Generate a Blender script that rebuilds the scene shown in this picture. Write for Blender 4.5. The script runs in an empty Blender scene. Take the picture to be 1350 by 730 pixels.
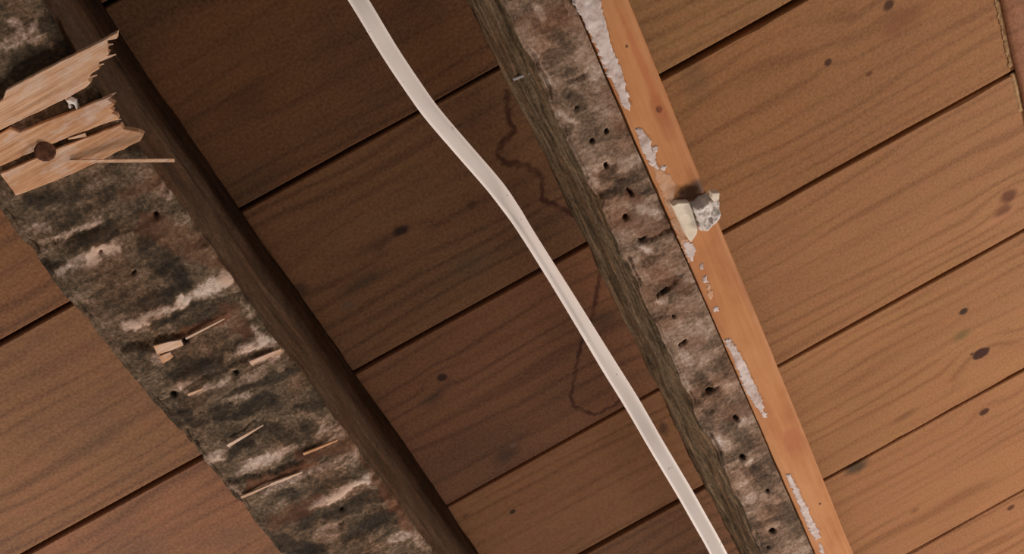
import bpy, bmesh, math, random
import numpy as np
from mathutils import Matrix, Vector

# ------------------------------------------------------------------ frame
CX, CY, F = 675.0, 365.0, 1300.0          # principal point and focal length (1350 x 730)
VX, VY = 1825.0, 2450.0                   # where the joists converge
H = 0.90                                  # ceiling boards above the camera
CAMZ = 1.50                               # camera above the floor of the room
dx, dy = VX - CX, VY - CY
V = math.hypot(dx, dy)
EV = (dx / V, dy / V)
EU = (EV[1], -EV[0])
N = math.hypot(V, F)

def P(x, y, h):
    """World point seen at (x, y) on the level plane h above the camera."""
    px, py = x - CX, y - CY
    u = px * EU[0] + py * EU[1]
    v = px * EV[0] + py * EV[1]
    t = h * (F * F + v * V) / (F * (V - v))
    Z = (t * F + h * V) / N
    return (u * Z / F, t, CAMZ + h)

# ------------------------------------------------------------------ camera, world, lights
scene = bpy.context.scene
col = scene.collection
b = Vector((1, 0, 0)); j = Vector((0, 1, 0)); n = Vector((0, 0, 1))
fwd = (F * j + V * n) / N
evw = (V * j - F * n) / N
right = EU[0] * b + EV[0] * evw
down = EU[1] * b + EV[1] * evw
cam = bpy.data.cameras.new('camera')
cam.sensor_width = 36.0
cam.lens = F / 1350.0 * 36.0
cam.clip_start = 0.02
camo = bpy.data.objects.new('camera', cam)
M = Matrix((right, -down, -fwd)).transposed().to_4x4()
M.translation = (0, 0, CAMZ)
camo.matrix_world = M
col.objects.link(camo)
scene.camera = camo

world = bpy.data.worlds.new('room_air')
scene.world = world
world.use_nodes = True
world.node_tree.nodes['Background'].inputs['Color'].default_value = (1.0, 0.86, 0.76, 1)
world.node_tree.nodes['Background'].inputs['Strength'].default_value = 0.25

def lamp(name, loc, power, radius, colour):
    l = bpy.data.lights.new(name, 'POINT')
    l.energy = power; l.shadow_soft_size = radius; l.color = colour
    o = bpy.data.objects.new(name, l); o.location = loc
    col.objects.link(o)
lamp('unseen_light', (1.75, 1.45, CAMZ - 0.20), 126, 0.16, (1.0, 0.90, 0.80))
lamp('unseen_light', (-1.75, 1.45, CAMZ - 0.20), 132, 0.16, (1.0, 0.90, 0.82))
lamp('unseen_light', (-0.10, 3.0, CAMZ - 0.55), 106, 0.20, (1.0, 0.90, 0.82))  # added fill light out of view, brightens the far end of the bay

scene.view_settings.view_transform = 'Standard'
scene.view_settings.look = 'None'
scene.view_settings.gamma = 1.0
scene.view_settings.use_curve_mapping = False
scene.view_settings.exposure = 0.0

# ------------------------------------------------------------------ helpers
TONE = 0.84
def lin(c):
    out = []
    for q in c:
        q = q / 255.0
        out.append(q / 12.92 if q <= 0.04045 else ((q + 0.055) / 1.055) ** 2.4)
    return (out[0] * TONE, out[1] * TONE, out[2] * TONE, 1.0)

def h3(ix, iy, iz, seed):
    a = (ix.astype(np.int64) * 374761393 + iy.astype(np.int64) * 668265263
         + iz.astype(np.int64) * 2147483647 + seed * 1274126177) & 0xFFFFFFFF
    a = ((a ^ (a >> 13)) * 1274126177) & 0xFFFFFFFF
    a = ((a ^ (a >> 16)) * 2246822519) & 0xFFFFFFFF
    return ((a ^ (a >> 15)) & 0xFFFFFF) / float(0xFFFFFF)

def vnoise(x, y, z=None, seed=0):
    """Smooth value noise, 0..1, on arrays."""
    x = np.asarray(x, float); y = np.asarray(y, float)
    z = np.zeros_like(x) if z is None else np.asarray(z, float)
    ix, iy, iz = np.floor(x), np.floor(y), np.floor(z)
    fx, fy, fz = x - ix, y - iy, z - iz
    fx, fy, fz = [q * q * (3 - 2 * q) for q in (fx, fy, fz)]
    r = 0
    for a in (0, 1):
        for c in (0, 1):
            for d in (0, 1):
                w = (fx if a else 1 - fx) * (fy if c else 1 - fy) * (fz if d else 1 - fz)
                r = r + w * h3(ix + a, iy + c, iz + d, seed)
    return r

def fbm(x, y, z=None, seed=0, octaves=4):
    s, a, t = 0, 0.5, 0
    for o in range(octaves):
        k = 2.0 ** o
        s = s + a * vnoise(np.asarray(x) * k, np.asarray(y) * k, None if z is None else np.asarray(z) * k, seed + o * 17)
        t += a; a *= 0.5
    return s / t

def link(name, me, mats, parent=None, smooth=True):
    for m in (mats if isinstance(mats, (list, tuple)) else [mats]):
        me.materials.append(m)
    if smooth:
        me.polygons.foreach_set('use_smooth', [True] * len(me.polygons))
    o = bpy.data.objects.new(name, me)
    col.objects.link(o)
    o.parent = parent
    return o

def tag(o, label=None, cat=None, group=None, kind=None):
    if label: o['label'] = label
    if cat: o['category'] = cat
    if group: o['group'] = group
    if kind: o['kind'] = kind
    return o

def empty(name, loc=(0, 0, 0)):
    o = bpy.data.objects.new(name, None)
    o.empty_display_size = 0.05
    o.location = loc
    col.objects.link(o)
    return o

def part(name, me, mats, root, smooth=True):
    """A child whose mesh is given in world coordinates."""
    o = link(name, me, mats, None, smooth)
    o.parent = root
    o.matrix_parent_inverse = Matrix.Translation(-Vector(root.location))
    return o

def mesh_from(name, verts, faces):
    me = bpy.data.meshes.new(name)
    me.from_pydata([tuple(map(float, q)) for q in verts], [], [tuple(map(int, q)) for q in faces])
    me.update()
    return me

def attr(me, name, values):
    a = me.attributes.new(name, 'FLOAT', 'POINT')
    a.data.foreach_set('value', np.asarray(values, np.float32))

def smoothstep(a, b_, x):
    t = np.clip((x - a) / (b_ - a), 0, 1)
    return t * t * (3 - 2 * t)

def seg_dist(px, py, a, c):
    ax, ay = a; bx, by = c
    ex, ey = bx - ax, by - ay
    t = np.clip(((px - ax) * ex + (py - ay) * ey) / (ex * ex + ey * ey + 1e-12), 0, 1)
    return np.hypot(px - ax - t * ex, py - ay - t * ey)

def poly_signed(px, py, poly):
    """Signed distance to a polygon, positive inside."""
    d = np.full_like(px, 1e9); inside = np.zeros(px.shape, bool)
    k = len(poly)
    for i in range(k):
        a, c = poly[i], poly[(i + 1) % k]
        d = np.minimum(d, seg_dist(px, py, a, c))
        cond = ((a[1] > py) != (c[1] > py))
        xs = (c[0] - a[0]) * (py - a[1]) / ((c[1] - a[1]) if abs(c[1] - a[1]) > 1e-12 else 1e-12) + a[0]
        inside ^= cond & (px < xs)
    return np.where(inside, d, -d)

# ------------------------------------------------------------------ node helpers
class NT:
    def __init__(self, name):
        self.m = bpy.data.materials.new(name)
        self.m.use_nodes = True
        self.t = self.m.node_tree
        self.t.nodes.clear()
        self.out = self.t.nodes.new('ShaderNodeOutputMaterial')
        self.bsdf = self.t.nodes.new('ShaderNodeBsdfPrincipled')
        self.t.links.new(self.bsdf.outputs[0], self.out.inputs[0])
        self.geo = self.t.nodes.new('ShaderNodeNewGeometry')
        self.pos = self.geo.outputs['Position']
    def put(self, sock, val):
        if isinstance(val, bpy.types.NodeSocket): self.t.links.new(val, sock)
        elif val is not None: sock.default_value = val
    def math(self, op, a, b_=None, c=None, clamp=False):
        nd = self.t.nodes.new('ShaderNodeMath'); nd.operation = op; nd.use_clamp = clamp
        self.put(nd.inputs[0], a); self.put(nd.inputs[1], b_); self.put(nd.inputs[2], c)
        return nd.outputs[0]
    def vec(self, op, a, b_=None, scale=None):
        nd = self.t.nodes.new('ShaderNodeVectorMath'); nd.operation = op
        self.put(nd.inputs[0], a); self.put(nd.inputs[1], b_)
        if scale is not None: self.put(nd.inputs['Scale'], scale)
        return nd.outputs['Value'] if op in ('LENGTH', 'DOT_PRODUCT', 'DISTANCE') else nd.outputs[0]
    def noise(self, vec, scale=1.0, detail=4.0, rough=0.55, dist=0.0):
        nd = self.t.nodes.new('ShaderNodeTexNoise')
        self.put(nd.inputs['Vector'], vec); nd.inputs['Scale'].default_value = scale
        nd.inputs['Detail'].default_value = detail; nd.inputs['Roughness'].default_value = rough
        nd.inputs['Distortion'].default_value = dist
        return nd.outputs['Fac']
    def noisec(self, vec, scale=1.0, detail=3.0):
        nd = self.t.nodes.new('ShaderNodeTexNoise')
        self.put(nd.inputs['Vector'], vec); nd.inputs['Scale'].default_value = scale
        nd.inputs['Detail'].default_value = detail
        return nd.outputs['Color']
    def rng(self, v, a, b_, c=0.0, d=1.0, smooth=True):
        nd = self.t.nodes.new('ShaderNodeMapRange')
        nd.interpolation_type = 'SMOOTHSTEP' if smooth else 'LINEAR'
        self.put(nd.inputs['Value'], v)
        for k, q in zip(('From Min', 'From Max', 'To Min', 'To Max'), (a, b_, c, d)): nd.inputs[k].default_value = q
        return nd.outputs[0]
    def mix(self, fac, a, b_, mode='MIX'):
        nd = self.t.nodes.new('ShaderNodeMix'); nd.data_type = 'RGBA'; nd.blend_type = mode
        self.put(nd.inputs[0], fac); self.put(nd.inputs[6], a); self.put(nd.inputs[7], b_)
        return nd.outputs[2]
    def ramp(self, fac, stops):
        nd = self.t.nodes.new('ShaderNodeValToRGB')
        el = nd.color_ramp.elements
        while len(el) < len(stops): el.new(0.5)
        for e, (p, c) in zip(el, stops): e.position = p; e.color = lin(c)
        self.put(nd.inputs[0], fac)
        return nd.outputs[0]
    def attr(self, name):
        nd = self.t.nodes.new('ShaderNodeAttribute'); nd.attribute_name = name
        return nd.outputs['Fac']
    def bump(self, height, strength, dist):
        nd = self.t.nodes.new('ShaderNodeBump')
        nd.inputs['Strength'].default_value = strength; nd.inputs['Distance'].default_value = dist
        self.put(nd.inputs['Height'], height)
        self.t.links.new(nd.outputs[0], self.bsdf.inputs['Normal'])
    def finish(self, colour, rough=0.7, spec=0.3):
        self.put(self.bsdf.inputs['Base Color'], colour)
        self.put(self.bsdf.inputs['Roughness'], rough)
        self.bsdf.inputs['Specular IOR Level'].default_value = spec
        return self.m

# ------------------------------------------------------------------ board wood
def board_material(name, light, dark, spots=(), stains=(), grime=0.25, seed=0.0, grime_col=(64, 52, 44), bands=52.0):
    q = NT(name)
    p = q.vec('ADD', q.pos, (seed * 3.7, 0.0, seed * 5.1))
    # spots are given in metres: (x, y, rx, ry, colour, strength, softness, ring)
    warp = q.noisec(q.pos, 60.0, 3.0)
    warp = q.vec('SUBTRACT', warp, (0.5, 0.5, 0.5))
    ds = []
    phase = None
    for (sx, sy, rx, ry, c, k, soft, ring) in spots:
        dv = q.vec('SUBTRACT', q.pos, (sx, sy, CAMZ + H))
        dv = q.vec('ADD', dv, q.vec('MULTIPLY', warp, (rx * 0.9, ry * 0.9, 0.0)))
        dv = q.vec('MULTIPLY', dv, (1.0 / rx, 1.0 / ry, 0.0))
        d = q.vec('LENGTH', dv)
        ds.append(d)
        if ring:
            g = q.math('MULTIPLY', q.rng(d, 0.0, 6.0, 1.0, 0.0), ring)
            phase = g if phase is None else q.math('ADD', phase, g)
    sep = q.t.nodes.new('ShaderNodeSeparateXYZ'); q.put(sep.inputs[0], p)
    slow = q.noise(q.vec('MULTIPLY', p, (1.6, 9.0, 1.0)), 1.0, 3.0)
    ph = q.math('MULTIPLY_ADD', sep.outputs['Y'], bands * 6.283, q.math('MULTIPLY', slow, 34.0))
    if phase is not None: ph = q.math('ADD', ph, phase)
    band = q.math('MULTIPLY_ADD', q.math('SINE', ph), 0.5, 0.5)
    fine = q.noise(q.vec('MULTIPLY', p, (7.0, 260.0, 1.0)), 1.0, 4.0, 0.6)
    broad = q.noise(q.vec('MULTIPLY', p, (2.2, 14.0, 1.0)), 1.0, 3.0)
    vary = q.noise(q.vec('MULTIPLY', p, (3.0, 30.0, 1.0)), 1.0, 3.0)
    f = q.math('MULTIPLY', q.math('POWER', band, 3.0), q.rng(vary, 0.33, 0.66, 0.08, 0.85))
    f = q.math('ADD', f, q.math('MULTIPLY_ADD', fine, 0.50, -0.10))
    f = q.math('ADD', f, q.math('MULTIPLY_ADD', broad, 1.0, -0.45), clamp=True)
    c = q.mix(f, lin(light), lin(dark))
    blot = q.noise(q.vec('MULTIPLY', p, (5.0, 8.0, 1.0)), 1.0, 5.0, 0.62)
    c = q.mix(q.math('MULTIPLY', q.rng(blot, 0.42, 0.72), grime), c, lin(grime_col))
    hue = q.noise(q.vec('MULTIPLY', p, (40.0, 80.0, 1.0)), 1.0, 4.0, 0.7)
    c = q.mix(0.22, c, q.mix(1.0, c, q.ramp(hue, [(0.36, (255, 200, 190)), (0.5, (230, 214, 214)), (0.64, (226, 232, 150))]), 'MULTIPLY'))
    mott = q.noise(p, 330.0, 2.0)
    c = q.mix(0.20, c, q.ramp(mott, [(0.3, (70, 44, 30)), (0.7, (196, 150, 110))]))
    for d, (sx, sy, rx, ry, cc, k, soft, ring) in zip(ds, spots):
        c = q.mix(q.math('MULTIPLY', q.rng(d, max(0.0, 1 - soft), 1 + soft, 1.0, 0.0), k), c, lin(cc))
    for (poly, w, cc, k) in stains:
        wp = q.vec('ADD', q.pos, q.vec('MULTIPLY', q.vec('SUBTRACT', q.noisec(q.pos, 130.0, 4.0), (0.5, 0.5, 0.5)), (0.011, 0.011, 0.0)))
        best = None
        for a, e in zip(poly[:-1], poly[1:]):
            ex, ey = e[0] - a[0], e[1] - a[1]
            L2 = ex * ex + ey * ey
            pa = q.vec('MULTIPLY', q.vec('SUBTRACT', wp, (a[0], a[1], 0)), (1, 1, 0))
            t = q.math('MULTIPLY', q.vec('DOT_PRODUCT', pa, (ex, ey, 0)), 1.0 / L2, clamp=True)
            tv = q.t.nodes.new('ShaderNodeVectorMath'); tv.operation = 'SCALE'
            tv.inputs[0].default_value = (ex, ey, 0); q.put(tv.inputs['Scale'], t)
            d = q.vec('DISTANCE', pa, tv.outputs[0])
            best = d if best is None else q.math('MINIMUM', best, d)
        br = q.noise(q.pos, 45.0, 3.0)
        line = q.math('MULTIPLY', q.rng(best, w * 0.15, w, 1.0, 0.0), q.rng(br, 0.25, 0.6, 0.45, 1.0))
        c = q.mix(q.math('MULTIPLY', line, k), c, lin(cc))
    q.bump(q.math('ADD', fine, q.math('MULTIPLY', mott, 0.4)), 0.25, 0.0012)
    return q.finish(c, 0.72, 0.18)

def S(x, y, rx, ry, colour, k=0.9, soft=0.35, ring=0.0):
    """A knot or mark at a pixel of the boards; radii in pixels."""
    X, Y, Z = P(x, y, H)
    X2, Y2, _ = P(x + 10, y, H)
    s = math.hypot(X2 - X, Y2 - Y) / 10.0
    if k >= 0.7: rx, ry, soft = rx * .82, ry * .82, soft * .8
    return (X, Y, rx * s, ry * s, colour, k, soft, ring)

def PL(pts, h=H):
    return [P(x, y, h)[:2] for x, y in pts]

DK = (58, 24, 12); RB = (84, 34, 20); GR = (74, 68, 52)
right_spots = {
    0: [S(1172, 7, 9, 7, DK, .85, .5, 3.0), S(1092, 82, 6, 5, DK, .85, .5, 2.5), S(1146, 98, 5, 3, RB, .7, .6, 1.5),
        S(915, 100, 16, 30, GR, .30, .8), S(1190, 28, 26, 12, (120, 66, 42), .5, .9)],
    1: [S(1330, 258, 12, 9, RB, .75, .6, 4.0), S(1322, 278, 10, 6, RB, .65, .6), S(1315, 290, 22, 4, (188, 130, 96), .5, .7)],
    2: [S(1270, 410, 7, 5, (36, 22, 16), .9, .45, 2.0), S(1293, 465, 12, 8.5, (58, 26, 20), .95, .22, 7.0),
        S(1268, 441, 10, 6, (96, 92, 52), .55, .7), S(1192, 548, 14, 4, (92, 56, 34), .45, .8), S(1281, 466, 3, 2, DK, .8, .5)],
    3: [S(1128, 614, 16, 11, (62, 56, 44), .8, .7), S(1297, 542, 7, 5, (62, 28, 16), .9, .4, 3.0), S(1205, 672, 5, 3, (96, 60, 36), .5, .7)],
    4: [S(1332, 668, 5, 4, (66, 34, 22), .8, .5, 1.5)],
}
mid_spots = {
    0: [S(330, 130, 40, 18, (60, 40, 34), .35, .9), S(330, 250, 40, 30, (74, 66, 56), .3, .9)],
    1: [S(528, 304, 13, 8, (40, 24, 26), .85, .55, 5.0), S(500, 320, 40, 7, (54, 34, 30), .4, .9), S(458, 402, 7, 6, (112, 98, 92), .5, .8),
        S(480, 370, 26, 9, (66, 58, 46), .5, .9), S(620, 350, 30, 16, (96, 86, 64), .35, .9), S(622, 270, 6, 4, DK, .5, .6),
        S(392, 383, 14, 8, (40, 30, 34), .6, .8), S(40, 380, 30, 20, (86, 56, 30), .4, .9)],
    2: [S(582, 497, 8, 7, (44, 28, 24), .85, .5, 4.0), S(570, 525, 16, 8, (70, 58, 50), .5, .8), S(668, 598, 16, 10, (58, 50, 44), .55, .8, 2.0),
        S(676, 586, 4, 3, (150, 132, 124), .4, .6), S(798, 420, 18, 12, (70, 60, 44), .5, .9),
        S(40, 614, 12, 8, (52, 30, 28), .75, .6, 2.0), S(137, 620, 9, 5, (56, 36, 34), .7, .6, 1.5), S(118, 437, 7, 6, (40, 26, 20), .85, .4),
        S(33, 546, 20, 4, (58, 34, 26), .65, .7), S(165, 567, 9, 2.2, (206, 160, 128), .8, .4), S(147, 575, 6, 2.2, (206, 160, 128), .7, .4),
        S(30, 660, 120, 18, (104, 84, 76), .45, .9), S(210, 610, 80, 14, (104, 86, 78), .45, .9), S(10, 515, 60, 10, (66, 44, 34), .45, .9)],
    3: [S(676, 675, 5, 4, (46, 26, 18), .85, .4, 2.0), S(210, 664, 5.5, 5, (40, 24, 20), .9, .35, 2.0), S(163, 672, 9, 4, (90, 82, 88), .5, .7),
        S(300, 690, 26, 5, (110, 84, 56), .35, .9), S(875, 565, 5, 10, (40, 28, 24), .6, .7), S(614, 680, 5, 3, DK, .4, .6)],
}
stain_1 = PL([(668, 120), (672, 160), (680, 172), (664, 186), (656, 204), (664, 214), (690, 217), (708, 226), (716, 238), (714, 262), (730, 270), (755, 282)])
stain_2 = PL([(790, 360), (782, 410), (765, 455), (758, 490), (756, 508), (752, 522), (756, 534), (768, 541), (784, 546), (808, 535), (822, 526)])
RC = (66, 28, 20)

# board joints along the joists, in units of H; the boards either side of the nail-pocked joist do not line up
mid_gaps = [0.085 - 0.237 * k for k in range(5, 0, -1)] + [0.085, 0.320, 0.556, 0.792, 0.976] + [0.976 + 0.225 * k for k in range(1, 8)]
right_gaps = [0.418 - 0.219 * k for k in range(7, 0, -1)] + [0.418, 0.632, 0.853, 1.074, 1.2965] + [1.2965 + 0.221 * k for k in range(1, 6)]
X_JOINT = 0.108

def board_mesh(name, x0, x1, y0, y1, g0, g1, seed, thick=0.020):
    """A plank: underside at the ceiling plane, slightly uneven eased edges."""
    k = 90
    xs = np.linspace(x0, x1, k)
    w0 = y0 + g0 / 2 + 0.0011 * (fbm(xs * 9, xs * 0 + seed, None, 3) - 0.5) * 2
    w1 = y1 - g1 / 2 + 0.0011 * (fbm(xs * 9, xs * 0 + seed + 9.5, None, 4) - 0.5) * 2
    chip0 = 0.0012 * smoothstep(0.66, 0.82, fbm(xs * 24, xs * 0 + seed * 2.3, None, 7))
    chip1 = 0.0012 * smoothstep(0.66, 0.82, fbm(xs * 24, xs * 0 + seed * 2.9 + 4, None, 8))
    zb = CAMZ + H + 0.0012 * math.sin(seed * 5.3)
    verts, faces = [], []
    for i, x in enumerate(xs):
        a, c = w0[i], w1[i]
        e0 = 0.0012 + chip0[i]; e1 = 0.0012 + chip1[i]
        verts += [(x, a, zb + thick), (x, a, zb + e0), (x, a + e0, zb), (x, a + e0 + 0.004, zb), (x, c - e1 - 0.004, zb), (x, c - e1, zb), (x, c, zb + e1), (x, c, zb + thick)]
    for i in range(k - 1):
        for s in range(8):
            faces.append((i * 8 + s, i * 8 + (s + 1) % 8, (i + 1) * 8 + (s + 1) % 8, (i + 1) * 8 + s))
    faces.append(tuple(range(8))[::-1]); faces.append(tuple((k - 1) * 8 + s for s in range(8)))
    me = mesh_from(name, verts, faces)
    bm = bmesh.new(); bm.from_mesh(me); bmesh.ops.recalc_face_normals(bm, faces=bm.faces); bm.to_mesh(me); bm.free()
    return me

# ceiling: the dark underside of the floor above, with its boards
Y0, Y1, XL, XR = H * mid_gaps[0], H * 2.39, -1.9, 1.9
q = NT('void_above')
void_mat = q.finish(lin((24, 14, 10)), 0.9, 0.1)
z0 = CAMZ + H + 0.0225
sl = mesh_from('ceiling', [(x, y, z) for z in (z0, z0 + 0.03) for x, y in ((XL, Y0), (XR, Y0), (XR, Y1), (XL, Y1))],
               [(0, 1, 2, 3), (7, 6, 5, 4), (0, 4, 5, 1), (1, 5, 6, 2), (2, 6, 7, 3), (3, 7, 4, 0)])
ceiling = tag(link('ceiling', sl, void_mat, smooth=False), 'old pine floorboards seen from below', None, None, 'structure')

mid_first = mid_gaps.index(0.085)
plain_mid = board_material('pine_plain_dusty', (136, 88, 58), (96, 58, 38), grime=.4, seed=9.0)
for i in range(len(mid_gaps) - 1):
    k = i - mid_first
    if -1 <= k <= 4:
        tone = {-1: ((136, 92, 60), (100, 64, 42)), 0: ((142, 94, 60), (104, 66, 42)), 1: ((152, 106, 72), (112, 74, 50)),
                2: ((164, 110, 78), (120, 76, 54)), 3: ((186, 130, 88), (146, 96, 60)), 4: ((164, 112, 76), (120, 78, 52))}[k]
        stains = [(stain_1, 0.0048, RC, .8)] if k == 1 else [(stain_2, 0.0040, RC, .75)] if k == 2 else []
        m = board_material('pine_dusty', tone[0], tone[1], mid_spots.get(k, ()), stains, .5 if k < 3 else .2, seed=k * 1.37 + 2, grime_col=(70, 58, 48))
    else:
        m = plain_mid
    gw = 0.0044
    o = link('floorboard', board_mesh('floorboard', XL, X_JOINT - 0.001, H * mid_gaps[i], H * mid_gaps[i + 1], gw, gw, i * 1.7 + 1), m, ceiling, False)
right_first = right_gaps.index(0.418)
plain_right = board_material('pine_plain_clean', (182, 130, 88), (148, 100, 62), grime=.15, seed=4.0)
rg = {0: 0.0062, 1: 0.0042, 2: 0.0036, 3: 0.0028, 4: 0.0030}
for i in range(len(right_gaps) - 1):
    k = i - right_first
    if -1 <= k <= 4:
        tone = {-1: ((172, 126, 82), (140, 98, 60)), 0: ((172, 120, 76), (142, 94, 56)), 1: ((180, 128, 86), (148, 100, 62)),
                2: ((184, 132, 88), (152, 102, 64)), 3: ((182, 128, 86), (150, 100, 64)), 4: ((180, 126, 86), (148, 98, 62))}[k]
        m = board_material('pine_clean', tone[0], tone[1], right_spots.get(k, ()), (), .16, seed=k * 2.11 + 5, grime_col=(116, 80, 56))
    else:
        m = plain_right
    link('floorboard', board_mesh('floorboard', X_JOINT + 0.001, XR, H * right_gaps[i], H * right_gaps[i + 1], rg.get(k, .004), rg.get(k + 1, .004), i * 1.3 + 40), m, ceiling, False)

# ------------------------------------------------------------------ old joists
def joist_material(name, stops, across, side=False):
    """Old weathered timber; stops run from sooty to chalky."""
    q = NT(name)
    p = q.vec('ADD', q.pos, (0.0, 0.0, 0.0))
    wv = q.vec('MULTIPLY', q.vec('SUBTRACT', q.noisec(p, 70.0, 4.0), (0.5, 0.5, 0.5)), (0.004, 0.004, 0.004))
    p = q.vec('ADD', p, wv)
    sc = (22.0, 80.0, 40.0) if across else (80.0, 6.0, 80.0)
    streak = q.noise(q.vec('MULTIPLY', p, sc), 1.0, 8.0, 0.70)
    blot = q.noise(p, 34.0, 8.0, 0.72)
    fine = q.noise(p, 330.0, 4.0, 0.7)
    fibre = q.noise(q.vec('MULTIPLY', p, (40.0, 420.0, 120.0) if across else (330.0, 18.0, 330.0)), 1.0, 3.0)
    vo = q.t.nodes.new('ShaderNodeTexVoronoi')
    q.put(vo.inputs['Vector'], q.vec('MULTIPLY', p, (32.0, 92.0, 40.0) if across else (60.0, 8.0, 60.0)))
    vo.inputs['Scale'].default_value = 1.0
    vs = q.t.nodes.new('ShaderNodeSeparateXYZ'); q.put(vs.inputs[0], vo.outputs['Color'])
    cell = vs.outputs[0]
    f = q.math('MULTIPLY_ADD', streak, 0.62 if across else 0.95, -0.31 if across else -0.475)
    f = q.math('ADD', f, q.math('MULTIPLY_ADD', blot, 1.05, -0.525))
    f = q.math('ADD', f, q.math('MULTIPLY_ADD', fine, 0.95, -0.475))
    f = q.math('ADD', f, q.math('MULTIPLY_ADD', fibre, 0.16, -0.08))
    f = q.math('ADD', f, q.math('MULTIPLY_ADD', cell, 0.22, -0.11))
    f = q.math('ADD', f, 0.42)
    f = q.math('ADD', f, q.math('MULTIPLY', q.attr('pale'), 0.48))
    f = q.math('SUBTRACT', f, q.math('MULTIPLY', q.attr('dark'), 0.52), clamp=True)
    c = q.ramp(f, stops)
    warm = q.math('MULTIPLY', q.rng(q.noise(p, 17.0, 4.0), 0.46, 0.64), 0.45)
    c = q.mix(warm, c, q.mix(1.0, c, lin((238, 196, 164)), 'MULTIPLY'))
    c = q.mix(q.attr('rust'), c, lin((112, 66, 44)))
    c = q.mix(q.rng(q.attr('dark'), 0.80, 1.0, 0.0, 0.85), c, lin((26, 16, 13)))
    q.bump(q.math('ADD', q.math('MULTIPLY', fine, 0.8), blot), 0.5, 0.0025)
    return q.finish(c, 0.85, 0.15)

def strip_axis(y0, y1, v0, v1, fine, coarse):
    a = list(np.arange(y0, v0, coarse)) + list(np.arange(v0, v1, fine)) + list(np.arange(v1, y1 + coarse * .5, coarse))
    return np.array(a)

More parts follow.
